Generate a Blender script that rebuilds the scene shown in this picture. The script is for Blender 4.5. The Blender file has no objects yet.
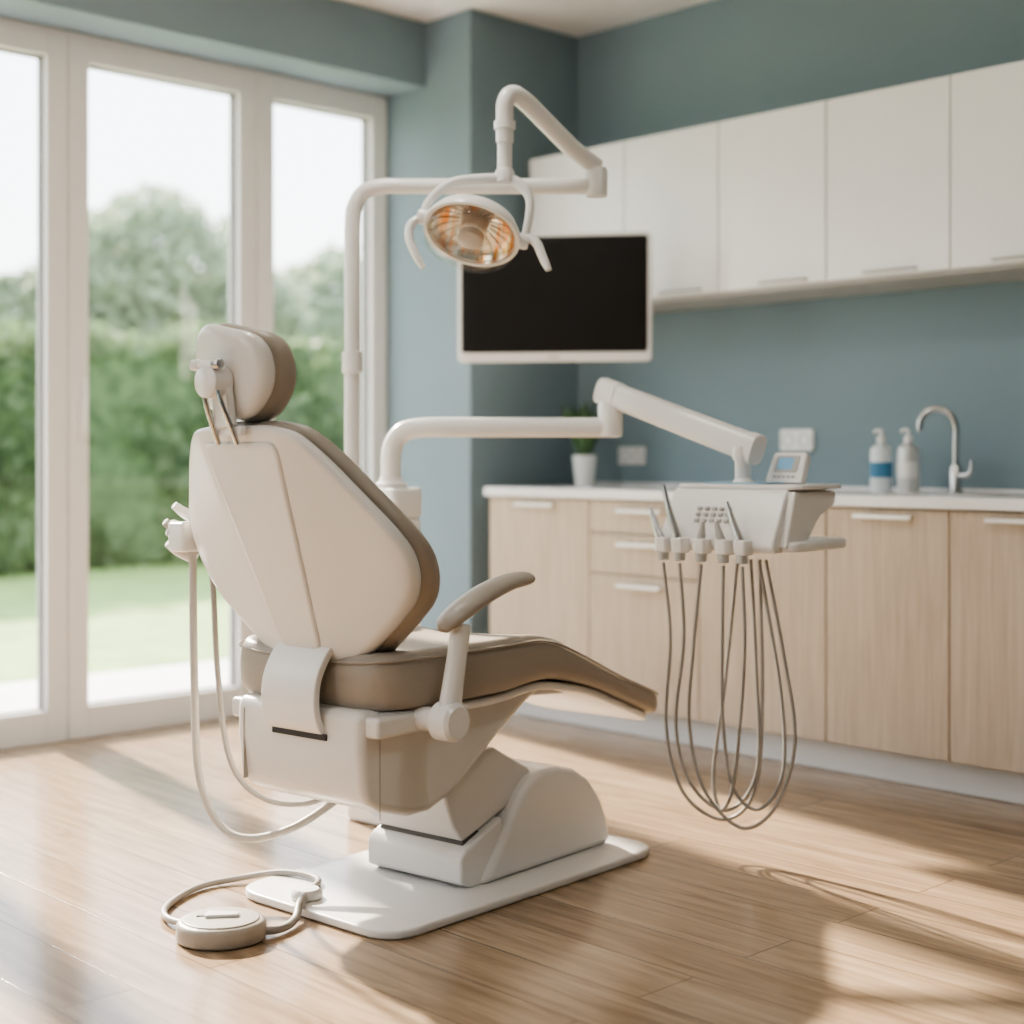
import bpy, bmesh, math, random
import numpy as np
from mathutils import Vector, Matrix
random.seed(3); rng=np.random.default_rng(5)
S=bpy.context.scene
COL=S.collection
ROT=math.radians(46.3)

# ------------------------------------------------------------ materials
def M(name,col,rough=.5,metal=0,noise=0,nscale=8,bump=0,bscale=200,coat=0,emit=None,es=0,trans=0,spec=None,sub=0):
    m=bpy.data.materials.new(name); m.use_nodes=True
    nt=m.node_tree; b=nt.nodes['Principled BSDF']
    b.inputs['Base Color'].default_value=(*col,1); b.inputs['Roughness'].default_value=rough
    b.inputs['Metallic'].default_value=metal
    if spec is not None: b.inputs['Specular IOR Level'].default_value=spec
    if coat: b.inputs['Coat Weight'].default_value=coat; b.inputs['Coat Roughness'].default_value=.15
    if trans: b.inputs['Transmission Weight'].default_value=trans
    if emit: b.inputs['Emission Color'].default_value=(*emit,1); b.inputs['Emission Strength'].default_value=es
    if noise or bump:
        tc=nt.nodes.new('ShaderNodeTexCoord')
    if noise:
        n=nt.nodes.new('ShaderNodeTexNoise'); n.inputs['Scale'].default_value=nscale; n.inputs['Detail'].default_value=4
        r=nt.nodes.new('ShaderNodeValToRGB')
        r.color_ramp.elements[0].position=.3; r.color_ramp.elements[1].position=.7
        r.color_ramp.elements[0].color=(*[c*(1-noise) for c in col],1)
        r.color_ramp.elements[1].color=(*[min(1,c*(1+noise)) for c in col],1)
        nt.links.new(tc.outputs['Object'],n.inputs['Vector']); nt.links.new(n.outputs['Fac'],r.inputs['Fac'])
        nt.links.new(r.outputs['Color'],b.inputs['Base Color'])
    if bump:
        n2=nt.nodes.new('ShaderNodeTexNoise'); n2.inputs['Scale'].default_value=bscale; n2.inputs['Detail'].default_value=2
        bp=nt.nodes.new('ShaderNodeBump'); bp.inputs['Strength'].default_value=bump; bp.inputs['Distance'].default_value=.002
        nt.links.new(tc.outputs['Object'],n2.inputs['Vector']); nt.links.new(n2.outputs['Fac'],bp.inputs['Height'])
        nt.links.new(bp.outputs['Normal'],b.inputs['Normal'])
    return m
def leafmat(name,col,noise,nscale):
    m=M(name,col,.6,noise=noise,nscale=nscale); nt=m.node_tree; b=nt.nodes['Principled BSDF']
    tr=nt.nodes.new('ShaderNodeBsdfTranslucent'); mx=nt.nodes.new('ShaderNodeMixShader'); mx.inputs[0].default_value=.4
    src=b.inputs['Base Color'].links[0].from_socket
    nt.links.new(src,tr.inputs[0]); nt.links.new(b.outputs[0],mx.inputs[1]); nt.links.new(tr.outputs[0],mx.inputs[2])
    nt.links.new(mx.outputs[0],nt.nodes['Material Output'].inputs[0]); return m
def wood(name,c1,c2,rough,planks=False,stretch=(1,1,1),gs=6):
    m=bpy.data.materials.new(name); m.use_nodes=True; nt=m.node_tree; L=nt.links
    b=nt.nodes['Principled BSDF']; b.inputs['Roughness'].default_value=rough
    tc=nt.nodes.new('ShaderNodeTexCoord'); mp=nt.nodes.new('ShaderNodeMapping'); mp.inputs['Scale'].default_value=stretch
    L.new(tc.outputs['Object'],mp.inputs['Vector'])
    n=nt.nodes.new('ShaderNodeTexNoise'); n.inputs['Scale'].default_value=gs; n.inputs['Detail'].default_value=8; n.inputs['Roughness'].default_value=.6; n.inputs['Distortion'].default_value=.6
    L.new(mp.outputs[0],n.inputs['Vector'])
    r=nt.nodes.new('ShaderNodeValToRGB'); r.color_ramp.elements[0].position=.32; r.color_ramp.elements[1].position=.68
    r.color_ramp.elements[0].color=(*c1,1); r.color_ramp.elements[1].color=(*c2,1)
    L.new(n.outputs['Fac'],r.inputs['Fac'])
    out=r.outputs['Color']
    if planks:
        br=nt.nodes.new('ShaderNodeTexBrick'); br.offset=.37; br.offset_frequency=2
        br.inputs['Scale'].default_value=1; br.inputs['Brick Width'].default_value=1.9; br.inputs['Row Height'].default_value=.165
        br.inputs['Mortar Size'].default_value=.002; br.inputs['Mortar Smooth'].default_value=.3
        br.inputs['Color1'].default_value=(1,1,1,1); br.inputs['Color2'].default_value=(.80,.77,.74,1); br.inputs['Mortar'].default_value=(.36,.30,.24,1)
        L.new(tc.outputs['Object'],br.inputs['Vector'])
        ad=nt.nodes.new('ShaderNodeVectorMath'); ad.operation='MULTIPLY_ADD'
        L.new(br.outputs['Color'],ad.inputs[0]); ad.inputs[1].default_value=(9,31,0); L.new(mp.outputs[0],ad.inputs[2]); L.new(ad.outputs[0],n.inputs['Vector'])
        mx=nt.nodes.new('ShaderNodeMix'); mx.data_type='RGBA'; mx.blend_type='MULTIPLY'; mx.inputs[0].default_value=1
        L.new(out,mx.inputs[6]); L.new(br.outputs['Color'],mx.inputs[7]); out=mx.outputs[2]
        bp=nt.nodes.new('ShaderNodeBump'); bp.inputs['Strength'].default_value=.25; bp.inputs['Distance'].default_value=.002; bp.invert=True
        L.new(br.outputs['Fac'],bp.inputs['Height']); L.new(bp.outputs[0],b.inputs['Normal'])
    L.new(out,b.inputs['Base Color'])
    return m
def glass(name,tint=(1,1,1),refl=.05):
    m=bpy.data.materials.new(name); m.use_nodes=True; nt=m.node_tree
    for n in list(nt.nodes): nt.nodes.remove(n)
    o=nt.nodes.new('ShaderNodeOutputMaterial'); t=nt.nodes.new('ShaderNodeBsdfTransparent'); t.inputs[0].default_value=(*tint,1)
    g=nt.nodes.new('ShaderNodeBsdfGlossy'); g.inputs['Roughness'].default_value=.02
    mx=nt.nodes.new('ShaderNodeMixShader'); mx.inputs[0].default_value=refl
    nt.links.new(t.outputs[0],mx.inputs[1]); nt.links.new(g.outputs[0],mx.inputs[2]); nt.links.new(mx.outputs[0],o.inputs[0])
    return m
WALL=M('grey_blue_wall_paint',(.222,.295,.335),.75,noise=.03,nscale=1.5,bump=.15,bscale=120)
WHITEP=M('ceiling_paint',(.84,.83,.82),.8,noise=.02,bump=.1)
FRAME=M('window_frame_white',(.83,.82,.81),.4,noise=.015)
FLOOR=wood('oak_floor',(.265,.182,.112),(.46,.342,.232),.19,True,(.9,11,1),3.2)
CABW=wood('oak_cabinet',(.45,.362,.272),(.60,.50,.395),.5,False,(16,16,.7),4)
CABWH=M('cabinet_white_lacquer',(.86,.86,.86),.22,noise=.01)
COUNT=M('countertop_white',(.85,.85,.85),.25,noise=.02,nscale=20)
KICK=M('toe_kick',(.66,.66,.66),.45,noise=.02)
PLAST=M('white_plastic',(.80,.785,.765),.30,noise=.012,coat=.3)
PLAST2=M('offwhite_shell',(.73,.71,.68),.33,noise=.015,coat=.25)
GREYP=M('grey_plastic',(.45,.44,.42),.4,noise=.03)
DARK=M('dark_gap',(.03,.03,.03),.6,noise=.1)
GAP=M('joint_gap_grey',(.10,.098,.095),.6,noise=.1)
TAN=M('taupe_leather',(.335,.292,.245),.38,noise=.04,nscale=5,bump=.3,bscale=350)
TAN2=M('taupe_leather_light',(.37,.33,.285),.40,noise=.04,nscale=5,bump=.3,bscale=350)
METAL=M('brushed_steel',(.6,.6,.6),.25,1,noise=.05)
HANDLE=M('satin_handle',(.80,.79,.77),.35,.4,noise=.03)
HOSE=M('hose_grey',(.34,.32,.295),.45,noise=.05)
HOSEL=M('hose_cream',(.54,.52,.48),.45,noise=.05)
SCREEN=M('monitor_glass_black',(.013,.011,.010),.38,noise=.05,spec=.25)
BLUEM=M('blue_mat',(.33,.52,.66),.6,noise=.05)
LCD=M('lcd_screen',(.20,.36,.50),.2,noise=.05,emit=(.25,.45,.65),es=.25)
GLASS=glass('window_glass',refl=.04)
LGLASS=glass('lamp_glass',(.97,.96,.93),.06)
GRASS=M('lawn',(.22,.32,.10),.9,noise=.2,nscale=3,bump=.6,bscale=40)
PATIO=M('patio_stone',(.62,.61,.60),.8,noise=.06,nscale=3,bump=.2)
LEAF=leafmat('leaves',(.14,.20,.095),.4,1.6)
LEAF_HAZE=leafmat('hazed_tree_leaves',(.33,.40,.28),.28,.8)  # distance haze mixed into the leaf colour: paler and greyer green
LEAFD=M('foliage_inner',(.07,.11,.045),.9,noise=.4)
BARK=M('bark',(.14,.10,.07),.9,noise=.3)
SOIL=M('soil',(.05,.035,.025),.9,noise=.3)
LABEL=M('blue_label',(.08,.25,.42),.5,noise=.05)
CLEARB=M('bottle_plastic',(.75,.80,.84),.2,noise=.03)
GASK=M('window_gasket',(.22,.21,.20),.6,noise=.05)
REF=bpy.data.materials.new('dichroic_reflector'); REF.use_nodes=True
nt=REF.node_tree; b=nt.nodes['Principled BSDF']; b.inputs['Metallic'].default_value=.85; b.inputs['Roughness'].default_value=.22
tc=nt.nodes.new('ShaderNodeTexCoord'); gr=nt.nodes.new('ShaderNodeTexNoise'); gr.inputs['Scale'].default_value=60
mp=nt.nodes.new('ShaderNodeMapping'); mp.inputs['Scale'].default_value=(1,.10,.2)
rr=nt.nodes.new('ShaderNodeValToRGB'); rr.color_ramp.elements[0].position=.36; rr.color_ramp.elements[0].color=(.72,.27,.04,1)
rr.color_ramp.elements[1].position=.56; rr.color_ramp.elements[1].color=(.66,.62,.52,1)
nt.links.new(tc.outputs['Object'],mp.inputs[0]); nt.links.new(mp.outputs[0],gr.inputs['Vector']); nt.links.new(gr.outputs['Fac'],rr.inputs[0]); nt.links.new(rr.outputs[0],b.inputs['Base Color'])
nt.links.new(rr.outputs[0],b.inputs['Emission Color']); b.inputs['Emission Strength'].default_value=.08

# ------------------------------------------------------------ helpers
def empty(name,loc=(0,0,0),rz=0,parent=None):
    e=bpy.data.objects.new(name,None); e.empty_display_size=.1; COL.objects.link(e)
    e.location=loc; e.rotation_euler=(0,0,rz); e.parent=parent; return e
def mesh(name,verts,faces,mat,parent=None,smooth=True,bevel=0,seg=3,loc=(0,0,0),rot=(0,0,0),ang=35):
    me=bpy.data.meshes.new(name); me.from_pydata([tuple(v) for v in verts],[],faces)
    bm=bmesh.new(); bm.from_mesh(me); bmesh.ops.recalc_face_normals(bm,faces=bm.faces); bm.to_mesh(me); bm.free()
    for p in me.polygons: p.use_smooth=smooth
    me.materials.append(mat); o=bpy.data.objects.new(name,me); COL.objects.link(o); o.parent=parent
    o.location=loc; o.rotation_euler=rot
    if bevel:
        md=o.modifiers.new('bevel','BEVEL'); md.width=bevel; md.segments=seg; md.limit_method='ANGLE'; md.angle_limit=math.radians(ang); md.harden_normals=True
    return o
def box(name,lo,hi,mat,parent=None,bevel=.003,seg=2,rot=None,smooth=True):
    lo=Vector(lo);hi=Vector(hi); c=(lo+hi)/2; h=(hi-lo)/2
    v=[(sx*h.x,sy*h.y,sz*h.z) for sx in(-1,1) for sy in(-1,1) for sz in(-1,1)]
    f=[(0,1,3,2),(4,6,7,5),(0,4,5,1),(2,3,7,6),(0,2,6,4),(1,5,7,3)]
    if rot is None:
        v=[(a+c.x,b_+c.y,d+c.z) for a,b_,d in v]; return mesh(name,v,f,mat,parent,smooth and bevel>0,bevel,seg)
    return mesh(name,v,f,mat,parent,smooth and bevel>0,bevel,seg,loc=c,rot=rot)
def boxes(name,lst,mat,parent=None,bevel=.003,seg=2):
    V=[];F=[]
    for lo,hi in lst:
        k=len(V)
        for x in(lo[0],hi[0]):
            for y in(lo[1],hi[1]):
                for z in(lo[2],hi[2]): V.append((x,y,z))
        F+=[tuple(k+i for i in f) for f in[(0,1,3,2),(4,6,7,5),(0,4,5,1),(2,3,7,6),(0,2,6,4),(1,5,7,3)]]
    return mesh(name,V,F,mat,parent,bevel>0,bevel,seg)
def prism(name,prof,x0,x1,mat,parent=None,bevel=.01,seg=4,ang=35):
    n=len(prof); V=[(x0,y,z) for y,z in prof]+[(x1,y,z) for y,z in prof]
    F=[tuple(range(n)),tuple(range(n,2*n))]+[(i,(i+1)%n,n+(i+1)%n,n+i) for i in range(n)]
    return mesh(name,V,F,mat,parent,True,bevel,seg,ang=ang)
def cr(pts,sub):
    P=[Vector(p) for p in pts]
    if sub<=1 or len(P)<3: return P,[i for i in range(len(P))]
    Q=[2*P[0]-P[1]]+P+[2*P[-1]-P[-2]]; out=[];T=[]
    for i in range(1,len(Q)-2):
        for k in range(sub):
            t=k/sub; a,b_,c,d=Q[i-1],Q[i],Q[i+1],Q[i+2]
            out.append(.5*((2*b_)+(-a+c)*t+(2*a-5*b_+4*c-d)*t*t+(-a+3*b_-3*c+d)*t**3)); T.append(i-1+t)
    out.append(P[-1]); T.append(len(P)-1); return out,T
def tube(name,pts,r,mat,parent=None,seg=14,sub=8,sx=1,sz=1,bevel=0):
    P,T=cr(pts,sub); R=[]
    for t in T:
        if isinstance(r,(list,tuple)):
            i=min(int(t),len(r)-2); R.append(r[i]+(r[i+1]-r[i])*(t-i))
        else: R.append(r)
    V=[];F=[]; tang=[(P[min(i+1,len(P)-1)]-P[max(i-1,0)]).normalized() for i in range(len(P))]
    up=Vector((0,0,1)) if abs(tang[0].z)<.9 else Vector((0,1,0))
    n=(up-up.dot(tang[0])*tang[0]).normalized()
    for i,p in enumerate(P):
        t=tang[i]; n=(n-n.dot(t)*t).normalized(); b_=t.cross(n)
        for k in range(seg):
            a=2*math.pi*k/seg; V.append(p+(n*math.cos(a)*sz+b_*math.sin(a)*sx)*R[i])
    for i in range(len(P)-1):
        for k in range(seg):
            F.append((i*seg+k,i*seg+(k+1)%seg,(i+1)*seg+(k+1)%seg,(i+1)*seg+k))
    F.append(tuple(range(seg))); F.append(tuple((len(P)-1)*seg+k for k in range(seg)))
    return mesh(name,V,F,mat,parent,True,bevel or min(R[0],R[-1])*.15,2,ang=60)
def lathe(name,prof,mat,parent=None,seg=32,loc=(0,0,0),rot=(0,0,0)):
    V=[];F=[]
    for r,z in prof:
        for k in range(seg):
            a=2*math.pi*k/seg; V.append((r*math.cos(a),r*math.sin(a),z))
    n=len(prof)
    for i in range(n-1):
        for k in range(seg): F.append((i*seg+k,i*seg+(k+1)%seg,(i+1)*seg+(k+1)%seg,(i+1)*seg+k))
    if prof[0][0]>1e-5 and prof[0]!=prof[-1]: F.append(tuple(range(seg)))
    if prof[-1][0]>1e-5 and prof[0]!=prof[-1]: F.append(tuple((n-1)*seg+k for k in range(seg)))
    o=mesh(name,V,F,mat,parent,True,0,loc=loc,rot=rot)
    bm=bmesh.new(); bm.from_mesh(o.data); bmesh.ops.remove_doubles(bm,verts=bm.verts,dist=1e-6); bmesh.ops.recalc_face_normals(bm,faces=bm.faces)
    for e in bm.edges:
        if len(e.link_faces)==2 and e.calc_face_angle(0)>math.radians(40): e.smooth=False
    bm.to_mesh(o.data); bm.free(); return o
def openlathe(name,prof,mat,parent=None,seg=40):
    V=[];F=[]
    for r,z in prof:
        for k in range(seg):
            a=2*math.pi*k/seg; V.append((r*math.cos(a),r*math.sin(a),z))
    for i in range(len(prof)-1):
        for k in range(seg): F.append((i*seg+k,i*seg+(k+1)%seg,(i+1)*seg+(k+1)%seg,(i+1)*seg+k))
    o=mesh(name,V,F,mat,parent,True,0)
    bm=bmesh.new(); bm.from_mesh(o.data); bmesh.ops.remove_doubles(bm,verts=bm.verts,dist=1e-6); bm.to_mesh(o.data); bm.free(); return o
def rpoly(pts,r,seg=8):
    out=[];n=len(pts)
    for i in range(n):
        p=Vector(pts[i][:2]); a=Vector(pts[i-1][:2]); c=Vector(pts[(i+1)%n][:2]); rr_=pts[i][2] if len(pts[i])>2 else r
        d1=(a-p);d2=(c-p); k=min(rr_,d1.length*.49,d2.length*.49); q1=p+d1.normalized()*k; q2=p+d2.normalized()*k
        for s in range(seg+1):
            t=s/seg; out.append(q1*(1-t)**2+p*2*t*(1-t)+q2*t*t)
    return out
def resamp(pts,N):
    P=list(pts)+[pts[0]]; d=[0]
    for i in range(len(P)-1): d.append(d[-1]+(P[i+1]-P[i]).length)
    out=[];j=0
    for k in range(N):
        s=d[-1]*k/N
        while d[j+1]<s: j+=1
        t=(s-d[j])/max(1e-9,d[j+1]-d[j]); out.append(P[j].lerp(P[j+1],t))
    return out
def levels(r,depth,inner=(.12,.3,.5,.7,.86),rt=None,dome=0):
    rt=rt or r; L=[(r,s,0) for s in inner]
    for k in range(5):
        a=math.pi/2*k/4; L.append((r*(1-math.sin(a)),1,r*(1-math.cos(a))))
    for k in range(5):
        a=math.pi/2*k/4; L.append((rt*(1-math.cos(a)),1,depth-rt+rt*math.sin(a)))
    L+=[(rt,s,depth+dome*(1-s*s)) for s in reversed(inner)]
    return L
def slab(name,outline,lv,fn,mat,parent=None,N=96):
    O=resamp(outline,N); area=sum(O[i].x*O[(i+1)%N].y-O[(i+1)%N].x*O[i].y for i in range(N)); sg=1 if area>0 else -1
    nor=[]
    for i in range(N):
        t=(O[(i+1)%N]-O[i-1]).normalized(); nor.append(Vector((-t.y,t.x))*sg)
    c=sum(O,Vector((0,0)))/N; V=[];F=[]
    for ins,sc,d in lv:
        for i in range(N):
            p=O[i]+nor[i]*ins; p=c+(p-c)*sc; V.append(fn(p.x,p.y,d))
    m=len(lv)
    for j in range(m-1):
        for i in range(N): F.append((j*N+i,j*N+(i+1)%N,(j+1)*N+(i+1)%N,(j+1)*N+i))
    a=len(V); V.append(fn(c.x,c.y,lv[0][2])); V.append(fn(c.x,c.y,lv[-1][2]))
    for i in range(N): F.append((i,(i+1)%N,a)); F.append(((m-1)*N+i,(m-1)*N+(i+1)%N,a+1))
    return mesh(name,V,F,mat,parent,True)
def flat(z0): return lambda u,v,d:(u,v,z0+d)
def ribbon(name,pts,w,th,mat,parent=None,x=0,bevel=.004):
    P,_=cr([(0,)+p for p in pts],6); n=len(P); A=[];B=[]
    for i,p in enumerate(P):
        t=(P[min(i+1,n-1)]-P[max(i-1,0)]).normalized(); nn=Vector((0,-t.z,t.y))*th/2
        A.append(((p+nn).y,(p+nn).z)); B.append(((p-nn).y,(p-nn).z))
    return prism(name,A+B[::-1],x-w,x+w,mat,parent,bevel,3)
def smooth(t): t=max(0,min(1,t)); return t*t*(3-2*t)

# ------------------------------------------------------------ room
XW=-5.02; XC=-4.49; XS=-4.77; YB=4.68; YC=4.06; H=2.82; XE=1.9; YS=-2.2; HD=2.55
floor=box('floor',(XW-.1,YS-.15,-.1),(XE+.15,YB+.15,0),FLOOR,None,0)
box('ceiling',(XW-.2,YS-.15,H),(XE+.15,YB+.15,H+.12),WHITEP,None,0)
box('wall_back',(XW-.15,YB,0),(XE+.15,YB+.15,H),WALL,None,0)
box('wall_right',(XE,YS,0),(XE+.15,YB,H),WALL,None,0)
boxes('wall_front',[((XW-.15,YS-.15,0),(-3.6,YS,H)),((-2.1,YS-.15,0),(XE+.15,YS,H)),((-3.6,YS-.15,2.5),(-2.1,YS,H)),((-3.6,YS-.15,0),(-2.1,YS,.75))],WALL,None,0)
boxes('wall_left',[((XW-.15,YC,0),(XC,YB,H)),((XW-.15,YS,HD),(XS,YC,H)),((XW-.15,YS,0),(XS,-.64,HD))],WALL,None,.004)
ys=[-.64,.167,.975,1.783,2.591,3.399,4.06]
for i in range(6):
    y0,y1=ys[i]+.0015,ys[i+1]-.0015; w=empty('window_%d'%(i+1))
    s=.080
    boxes('frame',[((XW-.08,y0,0),(XW,y0+s,HD)),((XW-.08,y1-s,0),(XW,y1,HD)),((XW-.08,y0+s,HD-.1),(XW,y1-s,HD)),((XW-.08,y0+s,0),(XW,y1-s,.115))],FRAME,w,.004)
    boxes('glazing_gasket',[((XW-.06,y0+s-.001,.115),(XW-.025,y0+s+.006,HD-.1)),((XW-.06,y1-s-.006,.115),(XW-.025,y1-s+.001,HD-.1)),((XW-.06,y0+s,HD-.106),(XW-.025,y1-s,HD-.1)),((XW-.06,y0+s,.115),(XW-.025,y1-s,.121))],GASK,w,0)
    box('pane',(XW-.045,y0+s,.12),(XW-.039,y1-s,HD-.105),GLASS,w,0)
    if i==4:
        tube('door_handle',[(XW+.03,y0+.045,1.12),(XW+.045,y0+.045,1.18),(XW+.045,y0+.045,1.3)],.008,FRAME,w,sub=4)
        box('handle_plate',(XW,y0+.03,1.08),(XW+.012,y0+.06,1.22),FRAME,w,.003)
w=empty('window_7')  # unseen window added behind the camera to let in fill light
xs=[-3.6,-2.1]
for i in range(1):
    boxes('frame_%d'%i,[((xs[i],YS-.1,.75),(xs[i]+.06,YS-.03,2.5)),((xs[i+1]-.06,YS-.1,.75),(xs[i+1],YS-.03,2.5)),((xs[i]+.06,YS-.1,.75),(xs[i+1]-.06,YS-.03,.82)),((xs[i]+.06,YS-.1,2.43),(xs[i+1]-.06,YS-.03,2.5))],FRAME,w,.003)
    box('pane_%d'%i,(xs[i]+.06,YS-.07,.82),(xs[i+1]-.06,YS-.064,2.43),GLASS,w,0)
box('baseboard_left',(XC,YC-.012,0),(XC+.012,YC+.08,.09),FRAME,None,.003)
box('baseboard_column',(XW,YC-.012,0),(XC,YC,.09),FRAME,None,.003)
box('baseboard_right',(XE-.015,YS,0),(XE,YB,.09),FRAME,None,.003)

# ------------------------------------------------------------ outdoors
box('patio',(-6.65,-12,-.12),(XW-.1,22,-.03),PATIO,None,0)
box('lawn_ground',(-60,-50,-.3),(-6.65,60,-.06),GRASS,None,0)
def leafmesh(name,C,Nrm,size,mat,parent):
    n=len(C); C=np.array(C); 
    a=rng.normal(size=(n,3)); a/=np.linalg.norm(a,axis=1)[:,None]
    b_=np.cross(a,rng.normal(size=(n,3))); b_/=np.linalg.norm(b_,axis=1)[:,None]
    s=size*rng.uniform(.6,1.3,(n,1)); V=np.stack([C-a*s,C-b_*s*.5,C+a*s,C+b_*s*.5],1).reshape(-1,3)
    me=bpy.data.meshes.new(name); me.from_pydata(V.tolist(),[],[(4*i,4*i+1,4*i+2,4*i+3) for i in range(n)]); me.materials.append(mat)
    o=bpy.data.objects.new(name,me); COL.objects.link(o); o.parent=parent; return o
hd=empty('garden_hedge',(-13.4,8,-.06))
n=26000; Yh=rng.uniform(-14,20,n); Zh=rng.uniform(0,2.25,n); wob=.18*np.sin(Yh*2.1)+.12*np.sin(Yh*5.3+Zh*3)+.1*np.sin(Zh*6)
top=rng.random(n)<.25; Xh=.45+wob+rng.normal(0,.08,n); Xh[top]=rng.uniform(-.4,.5,top.sum()); Zt=2.2+.1*np.sin(Yh*1.7)+.08*np.sin(Yh*4.1)+rng.normal(0,.06,n); Zh[top]=Zt[top]
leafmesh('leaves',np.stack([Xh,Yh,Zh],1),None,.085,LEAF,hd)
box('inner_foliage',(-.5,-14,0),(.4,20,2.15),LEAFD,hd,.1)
def tree(name,loc,blobs,nl,size,trunk_h):
    e=empty(name,loc); P=[]
    tot=sum(b_[3]**2 for b_ in blobs)
    for bx,by,bz,br in blobs:
        k=int(nl*br*br/tot); d=rng.normal(size=(k,3)); d/=np.linalg.norm(d,axis=1)[:,None]
        rad=br*(1+.13*np.sin(d[:,0]*7+bx)*np.sin(d[:,2]*8))*rng.uniform(.75,1.06,k); P.append(d*rad[:,None]*np.array([1,1,.85])+np.array([bx,by,bz]))
    leafmesh('leaves',np.concatenate(P),None,size,LEAF_HAZE,e)
    tube('trunk',[(0,0,0),(.05,.03,trunk_h*.5),(0,0,trunk_h)],[.2,.15,.1],BARK,e)
    for i,(bx,by,bz,br) in enumerate(blobs):
        tube('branch_%d'%i,[(0,0,trunk_h*.55),(bx*.5,by*.5,(trunk_h*.55+bz)*.5+.1),(bx,by,bz)],[.08,.05,.03],BARK,e,seg=8)
tree('garden_tree',(-17.8,10.3,-.06),[(0,0,3.4,1.25),(-.5,-1.0,2.7,1.0),(.3,1.1,2.8,1.05),(0,-.3,2.2,1.2),(0,1.7,2.2,.8)],17000,.11,3.0)
tree('garden_tree',(-20.5,15.6,-.06),[(0,0,3.4,1.25),(.3,-1.3,2.9,1.0),(0,1.3,3.1,1.3),(0,0,2.2,1.3)],13000,.12,3.0)
tree('garden_tree',(-24,7.4,-.06),[(0,0,2.7,1.4),(0,-1.6,2.3,1.2),(0,1.6,2.5,1.2)],9000,.13,2.4)
tree('garden_tree',(-19,-1,-.06),[(0,0,3.4,1.6),(0,-1.6,2.7,1.3),(0,1.6,2.5,1.4)],8000,.14,2.8)

# ------------------------------------------------------------ lower cabinets
YF=4.08; XL=-4.40
base=empty('base_cabinets')
boxes('carcass',[((XL,YF+.02,.1),(1.0,YB-.003,.862))],CABW,base,0)
box('toe_kick',(XL,YF+.06,.001),(1.0,YB-.02,.1),KICK,base,.002)
g=.0025
bd=[XL,-3.855,-3.33,-2.808,-2.368,-1.90,-1.43,-.96,-.49,-.02,.45,1.0]
for i in range(len(bd)-1):
    x0,x1=bd[i]+g,bd[i+1]-g
    def hnd(nm,z,w=.19):
        xc=(x0+x1)/2
        boxes(nm,[((xc-w/2,YF-.03,z-.007),(xc+w/2,YF-.018,z+.007)),((xc-w/2+.01,YF-.02,z-.005),(xc-w/2+.022,YF+.002,z+.005)),((xc+w/2-.022,YF-.02,z-.005),(xc+w/2-.01,YF+.002,z+.005))],HANDLE,base,.003)
    if i==1:
        for j,(z0,z1) in enumerate([(.742,.858),(.592,.737),(.105,.587)]):
            box('drawer_%d'%j,(x0,YF,z0),(x1,YF+.019,z1),CABW,base,.002)
            hnd('drawer_handle_%d'%j,z1-.035,.21)
    else:
        box('door_panel_%d'%i,(x0,YF,.105),(x1,YF+.019,.858),CABW,base,.002); hnd('door_handle_%d'%i,.835,.21)
ct=empty('countertop')
boxes('slab',[((XL-.012,YF-.02,.864),(1.02,YB-.002,.90))],COUNT,ct,.004)
box('upstand',(XL,YB-.014,.9),(1.02,YB-.001,.912),COUNT,ct,.002)
YU=4.32; Z0,Z1=1.617,2.235
up=empty('upper_cabinets')
boxes('carcass',[((XC+.07,YU+.02,Z0),(1.0,YB-.003,Z1))],CABWH,up,.001)
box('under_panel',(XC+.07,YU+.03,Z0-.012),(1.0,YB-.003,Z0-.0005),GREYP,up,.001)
ub=[XC+.07,-4.36,-3.896,-3.438,-2.973,-2.504,-2.04,-1.576,-1.11,-.65,-.19,.28,1.0]
for i in range(1,len(ub)-1):
    x0,x1=(ub[i] if i>1 else XC+.072)+g,ub[i+1]-g
    box('door_panel_%d'%i,(x0,YU,Z0+.002),(x1,YU+.019,Z1),CABWH,up,.002)
    xc=x1-.17 if i<4 else (x0+x1)/2+.02
    boxes('door_handle_%d'%i,[((xc-.1,YU-.022,Z0+.012),(xc+.1,YU-.013,Z0+.020)),((xc-.095,YU-.016,Z0+.013),(xc-.085,YU+.002,Z0+.019)),((xc+.085,YU-.016,Z0+.013),(xc+.095,YU+.002,Z0+.019))],GREYP,up,.002)
def sock(x,z,w=.15,h=.082):
    e=empty('wall_socket',(x,YB-.001,z))
    slab('plate',rpoly([(-w/2,-h/2),(w/2,-h/2),(w/2,h/2),(-w/2,h/2)],.008),levels(.003,.012),lambda u,v,d:(u,-d,v),CABWH,e,48)
    for s in(-1,1):
        lathe('socket_face_%d'%s,[(.026,0),(.026,.003),(.022,.003),(.02,-.004),(0,-.004)],GREYP,e,24,(s*w/4,-.0115,0),(math.pi/2,0,0))
        for k in(-1,1): lathe('pin_hole_%d_%d'%(s,k),[(.003,0),(.003,.002),(0,.002)],DARK,e,10,(s*w/4+k*.009,-.0075,0),(math.pi/2,0,0))
sock(-3.345,1.082); sock(-4.171,1.022,.145,.075)
fa=empty('kitchen_faucet',(-2.565,4.46,.9))
lathe('base_ring',[(.026,0),(.026,.008),(.02,.012),(.02,.09),(.016,.095),(0,.095)],METAL,fa,24)
tube('spout',[(0,0,.08),(0,0,.16),(0,0,.22),(-.012,-.01,.258),(-.045,-.025,.278),(-.08,-.04,.27),(-.1,-.05,.24),(-.102,-.051,.205)],.011,METAL,fa,sub=8)
tube('lever',[(.01,0,.06),(.045,-.01,.062),(.06,-.012,.075),(.064,-.012,.11)],[.012,.009,.006,.005],METAL,fa,sub=4)
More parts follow.
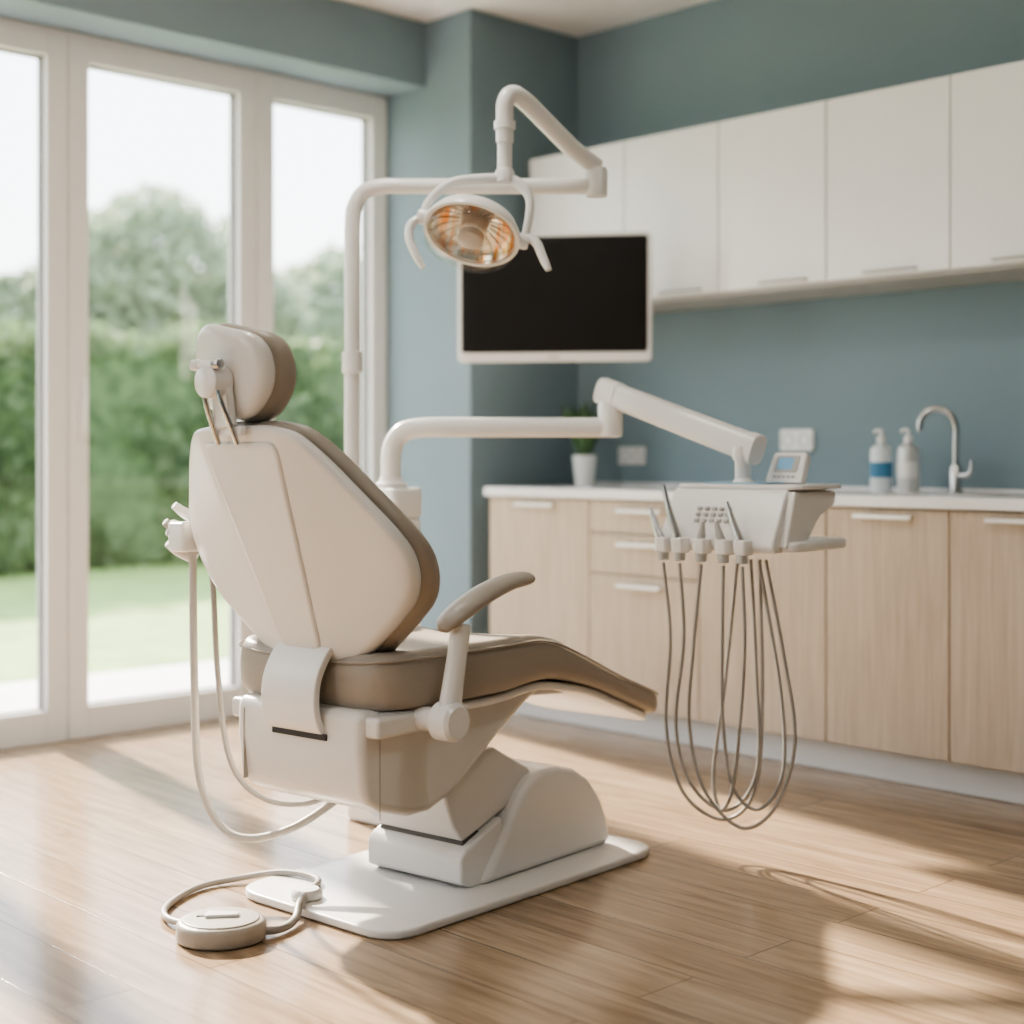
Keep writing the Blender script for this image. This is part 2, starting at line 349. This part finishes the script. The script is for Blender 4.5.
sk=empty('sink_basin',(-2.33,4.33,.9))
slab('rim',rpoly([(-.2,-.15),(.2,-.15),(.2,.1),(-.2,.1)],.05),levels(.001,.003),flat(0),METAL,sk,48)
slab('bowl_floor',rpoly([(-.18,-.13),(.18,-.13),(.18,.08),(-.18,.08)],.05),levels(.0004,.001),flat(.003),GREYP,sk,48)
def bottle(x,y,mat,label):
    e=empty('soap_dispenser_bottle',(x,y,.9))
    lathe('body',[(0,0),(.034,0),(.037,.006),(.037,.135),(.033,.152),(.014,.166),(.013,.176),(0,.176)],mat,e)
    lathe('pump_collar',[(.015,.172),(.015,.19),(.006,.192),(.005,.212),(0,.212)],CABWH,e,20)
    tube('pump_nozzle',[(0,0,.208),(-.012,-.006,.21),(-.022,-.012,.204)],.006,CABWH,e,10,4)
    lathe('label',[(.0374,.05),(.0376,.052),(.0376,.10),(.0374,.102)],label,e)
bottle(-2.84,4.45,CLEARB,LABEL); bottle(-2.735,4.45,M('satin_white_bottle',(.66,.67,.68),.3,.3,noise=.03),CABWH)
pl=empty('potted_plant',(-4.21,4.43,.9))
lathe('pot',[(0,0),(.036,0),(.038,.003),(.05,.12),(.05,.125),(.044,.125),(.042,.10),(0,.10)],CABWH,pl)
V=[];F=[]
for k in range(80):
    a=random.uniform(0,2*math.pi); L=random.uniform(.16,.275); sp=random.uniform(.2,.7); wd=random.uniform(.010,.017)
    base_=Vector((math.cos(a)*.02,math.sin(a)*.02,.1)); n0=len(V); side=Vector((-math.sin(a),math.cos(a),0))
    for j in range(6):
        t=j/5; p=base_+Vector((math.cos(a),math.sin(a),0))*(L*sp*t**1.4)*.7+Vector((0,0,1))*L*(t-.25*sp*t*t); ww=wd*math.sin(math.pi*min(.98,t*.85+.12))
        V+= [p-side*ww,p+side*ww]
    for j in range(5): F.append((n0+2*j,n0+2*j+1,n0+2*j+3,n0+2*j+2))
mesh('leaves',V,F,M('plant_leaf',(.07,.14,.06),.45,noise=.3,nscale=30),pl)
lathe('soil',[(0,.104),(.042,.104),(.042,.1)],SOIL,pl,20)

# ------------------------------------------------------------ monitor
mo=empty('wall_monitor',(-3.836,3.876,1.588),math.radians(39))
slab('bezel',rpoly([(-.352,-.224),(.352,-.224),(.352,.24),(-.352,.24)],.012),levels(.005,.035),lambda u,v,d:(u,.03-d,v),CABWH,mo,120)
slab('screen',rpoly([(-.337,-.190),(.337,-.190),(.337,.227),(-.337,.227)],.003),levels(.0005,.003),lambda u,v,d:(u,-.004-d,v),SCREEN,mo,120)
box('logo',(-.02,-.0065,-.211),(.02,-.005,-.205),GREYP,mo,0)
slab('rear_housing',rpoly([(-.25,-.15),(.25,-.15),(.25,.15),(-.25,.15)],.04),levels(.015,.035),lambda u,v,d:(u,.028+d,v),CABWH,mo,80)
Mi=(Matrix.Translation(mo.location)@Matrix.Rotation(math.radians(39),4,'Z')).inverted()
pw=[Mi@Vector(p) for p in[(-3.87,3.92,1.56),(-4.1,4.28,1.56),(-4.47,4.26,1.56)]]
tube('mount_arm',pw,.02,GREYP,mo,sub=1)
q=Mi@Vector((-4.478,4.26,1.56))
box('mount_plate',q-Vector((.05,.012,.09)),q+Vector((.05,.012,.09)),GREYP,mo,.003,rot=(0,0,math.radians(51)))

# ------------------------------------------------------------ dental chair
TH=math.radians(7)
ch=empty('dental_chair',(-2.75,2.3,0),TH)
slab('base_plate',rpoly([(-.285,-.31,.09),(.255,-.335,.09),(.285,.64,.1),(-.26,.64,.1)],.08),levels(.006,.02),flat(.001),PLAST,ch,120)
hp=[(.06,.02),(.085,.055),(.125,.105),(.17,.165),(.21,.216),(.245,.243),(.29,.256),(.36,.254),(.425,.236),(.485,.200),(.53,.150),(.56,.095),(.572,.05),(.575,.02)]
prism('base_hump',hp,-.17,.17,PLAST,ch,.02,5,50)
prism('rear_cover',[(.035,.02),(.0,.035),(.0,.095),(.015,.110),(.15,.165),(.2,.02)],-.15,.155,PLAST,ch,.008)
prism('lift_arm',[(-.05,.27),(-.01,.165),(.025,.126),(.10,.15),(.30,.22),(.27,.262),(.14,.33),(-.03,.33)],-.14,.14,PLAST2,ch,.010)
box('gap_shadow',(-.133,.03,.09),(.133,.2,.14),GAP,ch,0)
hs=[(-.37,.485),(-.372,.40),(-.362,.315),(-.345,.285),(-.30,.262),(-.21,.237),(-.15,.238),(-.08,.262),(0,.315),(.09,.375),(.19,.435),(.30,.485)]
prism('seat_housing',hs,-.20,.20,PLAST2,ch,.022,5,50)
box('housing_side_rail',(.185,-.355,.43),(.235,-.12,.475),PLAST2,ch,.01,4)
box('housing_side_rail_left',(-.235,-.355,.43),(-.185,-.12,.475),PLAST2,ch,.01,4)
box('panel_seam_right',(.2003,-.315,.25),(.2008,-.3125,.45),GREYP,ch,0)
box('panel_seam_rear',(-.17,-.3735,.30),(-.168,-.36,.46),GREYP,ch,0)
prism('front_support',[(-.1,.49),(-.05,.44),(.2,.44),(.45,.42),(.62,.365),(.64,.372),(.45,.455),(.2,.50)],-.13,.13,PLAST2,ch,.012)
def ztop(b_):
    if b_<.10: return .598
    k=b_-.10; s=.36
    return .598 - (s*k*k/(2*.16) if k<.16 else s*.08+s*(k-.16))
def zth(b_): return .125-.062*smooth((b_-0.0)/.5)
def seatfn(u,v,d):
    return (u,v,ztop(v)+.012*(u/.25)**2*smooth((.55-v)/.3)-zth(v)*(1-d))
so=rpoly([(-.262,-.345,.09),(.235,-.345,.1),(.272,-.15,.12),(.272,.10,.12),(.24,.45,.2),(.215,.76,.07),(-.215,.76,.07),(-.24,.45,.2),(-.276,.10,.12),(-.276,-.15,.12)],.08)
def lvn(r,n=6):
    L=[(r,s,0) for s in(.1,.25,.4,.55,.7,.83,.93)]
    for k in range(n+1):
        a=math.pi*k/n; L.append((r*(1-math.sin(a)**.7),1,.5-.5*math.cos(a)))
    L+=[(r,s,1) for s in(.93,.83,.7,.55,.4,.25,.1)]
    return L
slab('seat_cushion',so,lvn(.028,12),seatfn,TAN,ch,140)
def usf(u,v,d): return (u*.90,v*.975-.004,ztop(v)-zth(v)-.014+d)
slab('seat_under_shell',so,levels(.008,.02),usf,PLAST,ch,120)
pts=[seatfn(p.x*1.004,p.y,.86) for p in resamp(so,90)]
tube('seat_piping',[Vector(p) for p in pts]+[Vector(pts[0])],.0028,TAN,ch,6,2)
ribbon('back_bracket',[(-.325,.622),(-.358,.594),(-.386,.545),(-.392,.49),(-.380,.445),(-.355,.425)],.085,.018,PLAST,ch,.005)
box('bracket_slot',(-.07,-.378,.416),(.10,-.36,.430),DARK,ch,.002)
# backrest
def bb(z): return -.344-(z-.589)*.403
def wrap(a,z):
    c=.07+.06*(z-.6)/.5; s=max(0,abs(a)-c); return .24*s+.15*max(0,s-.2)
half=[(.095,.572),(.135,.580),(.165,.60),(.265,.680),(.315,.728),(.336,.785),(.336,.835),(.312,.885),(.263,.95),(.21,1.02),(.172,1.06),(.145,1.08),(.09,1.09)]
bo=rpoly([(a,z) for a,z in half]+[(-a*1.04,z) for a,z in reversed(half)],.05)
lvS=[(.012,s,0) for s in(.1,.2,.3,.4,.5,.6,.7,.8,.88,.95)]
for k in range(6):
    a=math.pi/2*k/5; lvS.append((.014*(1-math.sin(a)),1,.016*(1-math.cos(a))))
lvS+=[(0,1,.028),(.004,1,.034),(.02,1,.036),(.02,.7,.036),(.02,.4,.036),(.02,.15,.036)]
def backfn(u,v,d): return (u,bb(v)+wrap(u,v)+d,v)
slab('backrest_shell',bo,lvS,backfn,PLAST2,ch,160)
pn=rpoly([(-.062,.60),(.062,.60),(.118,1.055),(-.118,1.055)],.03)
slab('backrest_spine_panel',pn,[(.008,s,0) for s in(.1,.3,.5,.7,.85,.95)]+[(.007,1,0),(.003,1,.0018),(0,1,.007),(0,1,.02),(.0,.6,.02),(0,.2,.02)],lambda u,v,d:(u,bb(v)-.007+d,v),PLAST2,ch,100)
lvC=[(.02,s,.034) for s in(.2,.5,.8)]+[(.012,1,.034)]
for k in range(9):
    a=math.pi*k/8; r=.024
    lvC.append((-.010+r*(1-math.sin(a)**.8),1,.036+.026*(1-math.cos(a))))
lvC+=[(.03,.96,.091),(.03,.9,.095),(.03,.8,.092),(.03,.65,.088),(.03,.5,.085),(.03,.3,.084),(.03,.12,.084)]
slab('backrest_cushion',bo,lvC,backfn,TAN,ch,160)
# headrest
ho=rpoly([(-.07,-.098,.09),(.07,-.098,.09),(.120,.0,.12),(.087,.092,.1),(-.087,.092,.1),(-.120,.0,.12)],.09)
cR,sR=math.cos(math.radians(-12)),math.sin(math.radians(-12))
def headfn(u,v,d):
    x=u*cR-v*sR; z=u*sR+v*cR
    return (x-.010,-.572+d-.16*z+1.6*x*x,1.203+z)
slab('headrest_shell',ho,levels(.02,.045),headfn,PLAST2,ch,96)
slab('headrest_cushion',ho,[(.006+i,s,d+.032) for i,s,d in levels(.026,.068,dome=.004)],lambda u,v,d:headfn(u*1.12,v*1.12,d),TAN,ch,96)
lathe('headrest_joint',[(0,.03),(.026,.03),(.034,.024),(.037,0),(.037,-.02)],PLAST,ch,28,(-.01,-.589,1.180),(math.radians(90),0,0))
tube('headrest_knob_bar',[(-.045,-.607,1.215),(.02,-.607,1.215)],.009,PLAST,ch,12,1)
lathe('headrest_knob',[(0,.010),(.010,.010),(.012,.007),(.012,-.010),(0,-.010)],PLAST,ch,16,(-.045,-.607,1.215),(0,math.pi/2,0))
lathe('headrest_knob_b',[(0,.010),(.010,.010),(.012,.007),(.012,-.010),(0,-.010)],METAL,ch,16,(.022,-.607,1.215),(0,math.pi/2,0))
for s in(-1,1): tube('headrest_rod_%d'%s,[(s*.022-.005,-.602,1.16),(s*.026,-.592,1.12),(s*.03,-.56,1.05)],.006,METAL,ch,10,4)
slab('headrest_slide',rpoly([(-.045,-.02),(.045,-.02),(.045,.02),(-.045,.02)],.012),levels(.004,.02),lambda u,v,d:(u,-.556+v*.5,1.068+d),PLAST,ch,40)
slab('headrest_stem_plate',rpoly([(-.030,-.05),(.030,-.05),(.024,.05),(-.024,.05)],.012),levels(.004,.018),lambda u,v,d:(u,-.582-.1*v+d,1.135+v),PLAST,ch,40)
for s,nm,o_ in((1,'right',0),(-1,'left',.12)):
    x=s*.31
    tube('armrest_axle_'+nm,[(s*.20,-.218+o_,.46),(s*.30,-.218+o_,.46)],.026,PLAST,ch,20,1)
    lathe('armrest_hub_'+nm,[(0,.03),(.034,.03),(.042,.022),(.042,-.022),(.034,-.03),(0,-.03)],PLAST,ch,28,(x,-.218+o_,.46),(0,math.pi/2,0))
    tube('armrest_post_'+nm,[(x,-.218+o_,.46),(x,-.205+o_,.53),(x,-.19+o_,.60),(x,-.178+o_,.665)],[.03,.026,.024,.026],PLAST,ch,18,5,sx=.8,sz=1)
    tube('armrest_pad_'+nm,[(x,-.235+o_,.655),(x,-.22+o_,.672),(x,-.17+o_,.697),(x,-.10+o_,.724),(x,-.03+o_,.742),(x,.03+o_,.748),(x,.052+o_,.747),(x,.064+o_,.744)],[.012,.024,.029,.029,.027,.024,.018,.008],TAN2,ch,18,6,sx=1.25,sz=.7)
un=ch
slab('tower_base',rpoly([(-.61,.37),(-.45,.37),(-.45,.52),(-.61,.52)],.03),levels(.01,.33),flat(.001),PLAST,un,80)
slab('tower_body',rpoly([(-.62,.22),(-.44,.22),(-.44,.52),(-.62,.52)],.03),levels(.012,.53),flat(.32),PLAST,un,80)
slab('tower_head',rpoly([(-.6,.40),(-.44,.40),(-.44,.52),(-.6,.52)],.02),levels(.01,.085),flat(.85),PLAST,un,80)
tube('tower_bridge',[(-.50,.44,.05),(-.2,.44,.05)],.028,PLAST,un,20,1)
tube('assistant_arm',[(-.56,.25,.78),(-.60,.05,.80),(-.54,-.15,.82),(-.43,-.32,.84)],[.022,.02,.018,.016],PLAST,un,14,6)
slab('assistant_holder',rpoly([(-.03,-.04),(.035,-.04),(.035,.04),(-.03,.04)],.012),levels(.008,.07),lambda u,v,d:(-.40+u,-.345+v,.80+d),PLAST,un,48)
for i,(dz,dx) in enumerate([(.91,-.405),(.87,-.44),(.82,-.43)]):
    tube('suction_handpiece_%d'%i,[(dx+.03,-.32,dz-.04),(dx,-.35,dz-.02),(dx-.01,-.375,dz)],[.014,.013,.009],[PLAST,GREYP,PLAST][i],un,12,3)
lathe('holder_knob',[(0,.02),(.018,.018),(.022,.01),(.022,-.01),(0,-.012)],GREYP,un,20,(-.435,-.355,.85),(math.radians(70),0,math.radians(-30)))
tube('suction_hose_a',[(-.395,-.335,.80),(-.395,-.335,.7),(-.39,-.335,.5),(-.375,-.335,.28),(-.33,-.315,.165),(-.25,-.29,.135),(-.17,-.22,.16),(-.12,-.12,.22),(-.1,-.05,.27)],.0095,HOSEL,un,10,8)
tube('suction_hose_b',[(-.39,-.29,.80),(-.375,-.29,.7),(-.37,-.28,.5),(-.35,-.26,.3),(-.29,-.22,.215),(-.2,-.16,.20),(-.12,-.08,.24)],.007,HOSE,un,10,8)

# ------------------------------------------------------------ operating light
li=empty('dental_operating_light',(-3.282,2.532,0),ROT)
lathe('post_socket',[(0,0),(.034,0),(.034,.09),(.024,.1),(0,.1)],PLAST,li,24,(0,0,.852))
tube('post',[(0,0,.90),(0,0,1.1),(0,0,1.3),(0,0,1.5),(0,0,1.66),(.008,0,1.71),(.035,0,1.748),(.085,0,1.762),(.15,0,1.762),(.4,0,1.762),(.675,0,1.762)],.0215,PLAST,li,24,8)
for z in(1.28,): lathe('post_collar',[(.022,-.03),(.028,-.028),(.028,.028),(.022,.03)],PLAST,li,28,(0,0,z))
lathe('elbow_joint',[(0,-.03),(.03,-.028),(.031,.04),(.027,.05),(0,.05)],PLAST,li,28,(.668,0,1.762))
tube('spring_arm',[(.668,0,1.815),(.60,-.05,1.855),(.53,-.11,1.91),(.47,-.165,1.956),(.437,-.19,1.968),(.42,-.20,1.945),(.418,-.20,1.90),(.418,-.20,1.84)],[.024,.025,.025,.025,.024,.023,.023,.023],PLAST,li,20,7)
lathe('arm_collar',[(.022,-.012),(.028,-.010),(.028,.010),(.022,.012)],PLAST,li,28,(.418,-.20,1.885))
tube('drop_tube',[(.418,-.20,1.86),(.418,-.20,1.76)],.019,PLAST,li,20,1)
LC=Vector((.330,-.245,1.585))
lathe('swivel_block',[(0,-.018),(.024,-.016),(.026,.01),(.02,.02),(0,.02)],PLAST,li,24,(.418,-.20,1.752))
roll=math.radians(14); sxv=Vector((math.cos(roll),0,-math.sin(roll))); nv=Vector((-.10,-.50,-.86)); nv=(nv-nv.dot(sxv)*sxv).normalized(); zv=-nv; yv=zv.cross(sxv)
Mx=Matrix((sxv,yv,zv)).transposed().to_4x4(); Mx.translation=LC
hdn=bpy.data.objects.new('lamp_head',None); COL.objects.link(hdn); hdn.parent=li; hdn.matrix_local=Mx; hdn.empty_display_size=.1
lathe('head_shell',[(.114,.016),(.122,.014),(.126,.018),(.124,.03),(.112,.05),(.09,.066),(.05,.080),(0,.084),(0,.080),(.05,.076),(.088,.062),(.11,.046),(.12,.03),(.114,.016)],PLAST,hdn,48)
openlathe('reflector',[(.117,.012),(.110,.028),(.088,.044),(.055,.054),(.03,.058),(0,.059)],REF,hdn,40)
lathe('bulb_shield',[(0,-.012),(.028,-.012),(.034,-.008),(.035,.045),(.038,.055)],M('bulb_shield_grey',(.50,.44,.38),.3,noise=.03),hdn,28)
lathe('bulb_shield_ring',[(.035,.01),(.038,.012),(.038,.018),(.035,.02)],METAL,hdn,28)
for k in range(20):
    a=2*math.pi*k/20
    tube('reflector_rib_%d'%k,[(math.cos(a)*.04,math.sin(a)*.04,.055),(math.cos(a)*.085,math.sin(a)*.085,.043),(math.cos(a)*.112,math.sin(a)*.112,.018)],.0013,METAL,hdn,6,3)
openlathe('front_glass',[(.122,.014),(.122,-.008),(.116,-.022),(.09,-.032),(.045,-.037),(0,-.038)],LGLASS,hdn,48)
lathe('rim_ring',[(.118,.010),(.1275,.010),(.1275,.018),(.118,.018),(.118,.010)],PLAST,hdn,48)
for s in(-1,1):
    lathe('pivot_%d'%s,[(0,.018),(.016,.018),(.02,.01),(.02,-.01),(0,-.01)],PLAST,hdn,20,(s*.13,0,.03),(0,s*math.pi/2,0))
Pm=Mx@Vector((-.13,0,.03)); Pp=Mx@Vector((.13,0,.03)); top=Vector((.418,-.20,1.745))
def VV(*a): return Vector(a)
tube('handle_left',[Pm,Pm+VV(-.018,0,-.006),Pm+VV(-.036,-.01,-.026),Pm+VV(-.036,-.02,-.062),Pm+VV(-.018,-.03,-.105),Pm+VV(.0,-.035,-.135)],[.013,.013,.013,.013,.012,.009],PLAST,li,14,6,sx=1.1,sz=.85)
tube('handle_right',[Pp,Pp+VV(.018,0,.008),Pp+VV(.038,-.01,-.006),Pp+VV(.050,-.02,-.035),Pp+VV(.060,-.03,-.060),Pp+VV(.068,-.035,-.078)],[.013,.014,.014,.013,.012,.009],PLAST,li,14,6,sx=1.1,sz=.85)
tube('yoke_left',[top,top+Vector((-.05,-.005,.0)),Pm*.45+top*.55+Vector((-.045,0,.035)),Pm*.8+top*.2+Vector((-.03,0,.02)),Pm],[.014,.014,.012,.011,.011],PLAST,li,12,6)
tube('yoke_right',[top,top+Vector((.03,-.005,-.008)),Pp*.45+top*.55+Vector((.045,0,.02)),Pp*.8+top*.2+Vector((.022,0,.0)),Pp],[.014,.014,.012,.011,.011],PLAST,li,12,6)

# ------------------------------------------------------------ delivery unit
de=empty('dental_delivery_unit',(-3.308,2.690,0),ROT)
tube('pivot_post',[(0,0,.945),(0,0,.98),(0,0,1.02),(.008,0,1.06),(.035,0,1.092),(.08,0,1.103),(.14,0,1.105),(.3,0,1.105),(.645,0,1.105)],.028,PLAST,de,24,8)
lathe('post_flange',[(0,0),(.045,0),(.045,.012),(.034,.016),(.03,.03),(0,.03)],PLAST,de,28,(0,0,.936))
lathe('arm_joint',[(0,-.04),(.032,-.038),(.035,-.03),(.035,.05),(.03,.06),(0,.06)],PLAST,de,28,(.618,0,1.118))
A=Vector((.620,0,1.200)); B=Vector((.958,-.29,1.050)); dvec=(B-A); L=dvec.length; ez=dvec.normalized(); ex=Vector((0,0,1)).cross(ez).normalized(); ey=ez.cross(ex)
def armsl(nm,u0,u1,w0,w1,h0,h1,mat):
    V=[];F=[];N=24;K=14
    for j in range(K+1):
        t=j/K; u=u0+(u1-u0)*t
        w_=(w0+(w1-w0)*t); h_=(h0+(h1-h0)*t)
        for k in range(N):
            a=2*math.pi*k/N; ca,sa=math.cos(a),math.sin(a)
            V.append(A+ez*u+ex*(w_*math.copysign(abs(ca)**.6,ca))+ey*(h_*math.copysign(abs(sa)**.6,sa)))
    for j in range(K):
        for k in range(N): F.append((j*N+k,j*N+(k+1)%N,(j+1)*N+(k+1)%N,(j+1)*N+k))
    F.append(tuple(range(N)));F.append(tuple(K*N+k for k in range(N)))
    return mesh(nm,V,F,mat,de,True,.006,3,ang=50)
armsl('balance_arm',-.035,L+.03,.030,.034,.034,.038,PLAST)
armsl('arm_cap',-.038,.03,.033,.033,.037,.037,PLAST)
armsl('arm_end_cap',L+.0,L+.035,.036,.036,.041,.041,PLAST)
lathe('neck',[(.034,-.108),(.03,-.095),(.021,-.085),(.021,-.04),(.028,-.03),(.028,.0),(0,.0)],PLAST,de,24,(.946,-.296,1.05))
hc=Vector((-2.441,3.170,0)); loc=(Matrix.Translation(de.location)@Matrix.Rotation(ROT,4,'Z')).inverted()@hc
hu=empty('instrument_head',loc,TH-ROT,de)
prof=[(-.150,.782),(-.160,.796),(-.155,.81),(-.095,.925),(-.075,.943),(.12,.945),(.135,.935),(.135,.915),(.06,.895),(-.01,.86),(-.07,.81),(-.10,.782)]
prism('head_body',prof,-.16,.18,PLAST,hu,.010,4,30)
slab('top_tray',rpoly([(-.155,-.08),(.215,-.08),(.215,.15),(-.155,.15)],.02),levels(.003,.012),flat(.940),PLAST,hu,60)
slab('blue_tray_mat',rpoly([(-.08,-.07),(.10,-.07),(.10,.12),(-.08,.12)],.01),levels(.001,.004),flat(.9525),BLUEM,hu,48)
slab('side_handle_plate',rpoly([(.0,-.12),(.225,-.12),(.225,.17),(.0,.17)],.04),levels(.008,.026),flat(.785),PLAST,hu,60)
prism('side_bracket',[(-.13,.795),(-.03,.80),(.05,.87),(.13,.90),(.135,.935),(-.08,.935)],.165,.20,PLAST,hu,.006)
dd=empty('control_display',(.100,.045,.952),0,hu); dd.rotation_euler=(math.radians(-22),0,math.radians(-12))
slab('display_case',rpoly([(-.062,0),(.062,0),(.055,.085),(-.055,.085)],.01),levels(.005,.022),lambda u,v,d:(u,.01-d,v),PLAST,dd,60)
slab('display_screen',rpoly([(-.040,.028),(.040,.028),(.038,.074),(-.038,.074)],.003),levels(.0005,.002),lambda u,v,d:(u,-.0115-d,v),GREYP,dd,40)
slab('display_lcd',rpoly([(-.030,.036),(.020,.036),(.020,.068),(-.030,.068)],.002),levels(.0004,.001),lambda u,v,d:(u,-.0132-d,v),LCD,dd,40)
for k in range(5): box('display_button_%d'%k,(-.036+k*.0155,-.0145,.012),(-.026+k*.0155,-.0115,.019),GREYP,dd,.001)
kp=empty('keypad',(-.01,-.124,.873),0,hu); kp.rotation_euler=(math.radians(-27),0,0)
for i in range(5):
    for j in range(3): box('key_%d_%d'%(i,j),(-.055+i*.022,-.005,-.02+j*.017),(-.042+i*.022,.004,-.011+j*.017),GREYP,kp,.002)
hx=[-.135,-.085,-.02,.045,.10]
for i,x in enumerate(hx):
    ln=[.09,.15,.06,.06,.11][i]; lean=[-.035,-.045,.01,-.015,-.04][i]
    slab('cradle_%d'%i,rpoly([(-.019,-.02),(.019,-.02),(.019,.02),(-.019,.02)],.01),levels(.005,.04),lambda u,v,d,x=x:(x+u,-.166+v-d*.1,.776+d),PLAST,hu,36)
    tube('handpiece_%d'%i,[(x,-.172,.760),(x,-.176,.80),(x+lean*.5,-.178,.80+ln*.45),(x+lean,-.180,.80+ln)],[.009,.0125,.0105,.005],[METAL,METAL,GREYP,GREYP,METAL][i],hu,14,6)
    lathe('handpiece_collar_%d'%i,[(.010,0),(.0145,.002),(.0145,.02),(.010,.022)],GREYP,hu,16,(x,-.1715,.756))
def hose(i,pp,b0=-.172,b1=-.05,r=.0048):
    n=len(pp); P=[]
    for k,(px,py) in enumerate(pp):
        P.append(((px-717)/340,b0+(b1-b0)*smooth(k/(n-1)),1.03-(py-454)*3.85/1508))
    tube('instrument_hose_%d'%i,P,r,HOSE,hu,10,8)
def X2(a): return 717+340*a
hose(0,[(X2(hx[0]),564),(677,640),(669,735),(682,800),(718,822),(744,790),(748,700),(744,560)])
hose(1,[(X2(hx[1]),564),(691,640),(679,730),(690,790),(722,812),(746,770),(742,670),(735,560)])
hose(2,[(X2(hx[2]),564),(701,650),(694,725),(704,790),(738,826),(768,800),(782,735),(768,650),(750,560)])
hose(3,[(X2(hx[3]),564),(730,640),(727,720),(732,785),(752,806),(771,770),(766,690),(743,560)])
hose(4,[(X2(hx[4]),564),(752,640),(744,720),(731,790),(714,812),(702,780),(710,690),(722,560)])

# ------------------------------------------------------------ foot control
fc=empty('foot_control_pedal',(-2.745,1.765,0),math.radians(46))
fo=[Vector((math.cos(a)*(.098 if math.cos(a)>-.5 else .092),math.sin(a)*.088)) for a in[2*math.pi*k/60 for k in range(60)]]
slab('pedal_body',fo,levels(.008,.042,rt=.012),flat(.001),TAN2,fc,80)
slab('pedal_top',[p*.86 for p in fo],levels(.003,.006,dome=.003),flat(.040),TAN2,fc,80)
slab('pedal_lever',rpoly([(-.03,-.018),(.04,-.008),(.04,.012),(-.03,.022)],.006),levels(.002,.008),flat(.047),PLAST2,fc,40)
box('lever_slot',(-.05,-.004,.0475),(-.005,.004,.050),DARK,fc,.001)
iw=(Matrix.Translation(fc.location)@Matrix.Rotation(math.radians(46),4,'Z')).inverted()
def fl(x,y,z): return iw@Vector((x,y,z))
lathe('connector_box',[(0,0),(.034,0),(.037,.004),(.036,.014),(.028,.022),(0,.024)],PLAST2,fc,28,fl(-2.80,2.03,.0215))
tube('pedal_cable_a',[fl(-2.81,2.04,.03),fl(-2.88,2.12,.03),fl(-2.99,2.10,.028),fl(-3.07,2.02,.012),fl(-3.08,1.92,.009),fl(-3.01,1.80,.009),fl(-2.92,1.74,.012),fl(-2.80,1.74,.018)],.0075,HOSE,fc,10,8)
tube('pedal_cable_b',[fl(-2.79,2.02,.035),fl(-2.745,1.97,.03),fl(-2.705,1.93,.015),fl(-2.68,1.87,.012),fl(-2.70,1.80,.018)],.009,HOSE,fc,10,8)

# ------------------------------------------------------------ lights
def fill_downlight(name,x,y):  # unseen ceiling fixtures added as fill to brighten the room
    e=empty(name,(x,y,H))
    lathe('trim_ring',[(.12,-.001),(.125,-.006),(.11,-.012),(.105,-.004)],FRAME,e,28)
    lathe('diffuser',[(0,-.006),(.105,-.006)],M('fill_diffuser_'+str(x)+str(y),(.9,.9,.88),.5,emit=(1,.98,.96),es=3),e,28)
    ld=bpy.data.lights.new('glow','AREA'); ld.shape='DISK'; ld.size=.2; ld.energy=8; ld.color=(1,.98,.96)
    lo=bpy.data.objects.new('glow',ld); COL.objects.link(lo); lo.parent=e; lo.location=(0,0,-.02)
for x in(-3.0,-.8):
    for y in(-.3,2.2): fill_downlight('added_fill_downlight',x,y)
sd=bpy.data.lights.new('sun','SUN'); sd.energy=20.0; sd.angle=math.radians(2.0); sd.color=(1,.88,.73)
so_=bpy.data.objects.new('sun',sd); COL.objects.link(so_); so_.rotation_euler=Vector((1,-.17,-.66)).to_track_quat('-Z','Y').to_euler(); so_.location=(-12,4,8)
wd=bpy.data.worlds.new('overcast_sky'); S.world=wd; wd.use_nodes=True; nt=wd.node_tree
bg=nt.nodes['Background']; tc=nt.nodes.new('ShaderNodeTexCoord'); sp=nt.nodes.new('ShaderNodeSeparateXYZ'); rp=nt.nodes.new('ShaderNodeValToRGB')
rp.color_ramp.elements[0].position=0; rp.color_ramp.elements[0].color=(.98,.99,1,1); rp.color_ramp.elements[1].position=.6; rp.color_ramp.elements[1].color=(.78,.88,1,1)
nt.links.new(tc.outputs['Generated'],sp.inputs[0]); nt.links.new(sp.outputs['Z'],rp.inputs[0]); nt.links.new(rp.outputs[0],bg.inputs[0]); bg.inputs[1].default_value=4.3
S.view_settings.view_transform='AgX'; S.view_settings.exposure=.22
try: S.view_settings.look='AgX - Medium High Contrast'
except Exception as e: print(e)

# ------------------------------------------------------------ camera
cd=bpy.data.cameras.new('camera'); cam=bpy.data.objects.new('camera',cd); COL.objects.link(cam)
cam.location=(0,0,1.03); cam.rotation_euler=(math.pi/2,0,ROT); cd.sensor_width=36; cd.lens=1508/1024*36; cd.shift_y=-58/1024
cd.clip_start=.05; cd.clip_end=300
cd.dof.use_dof=True; cd.dof.focus_distance=3.35; cd.dof.aperture_fstop=1.5
S.camera=cam
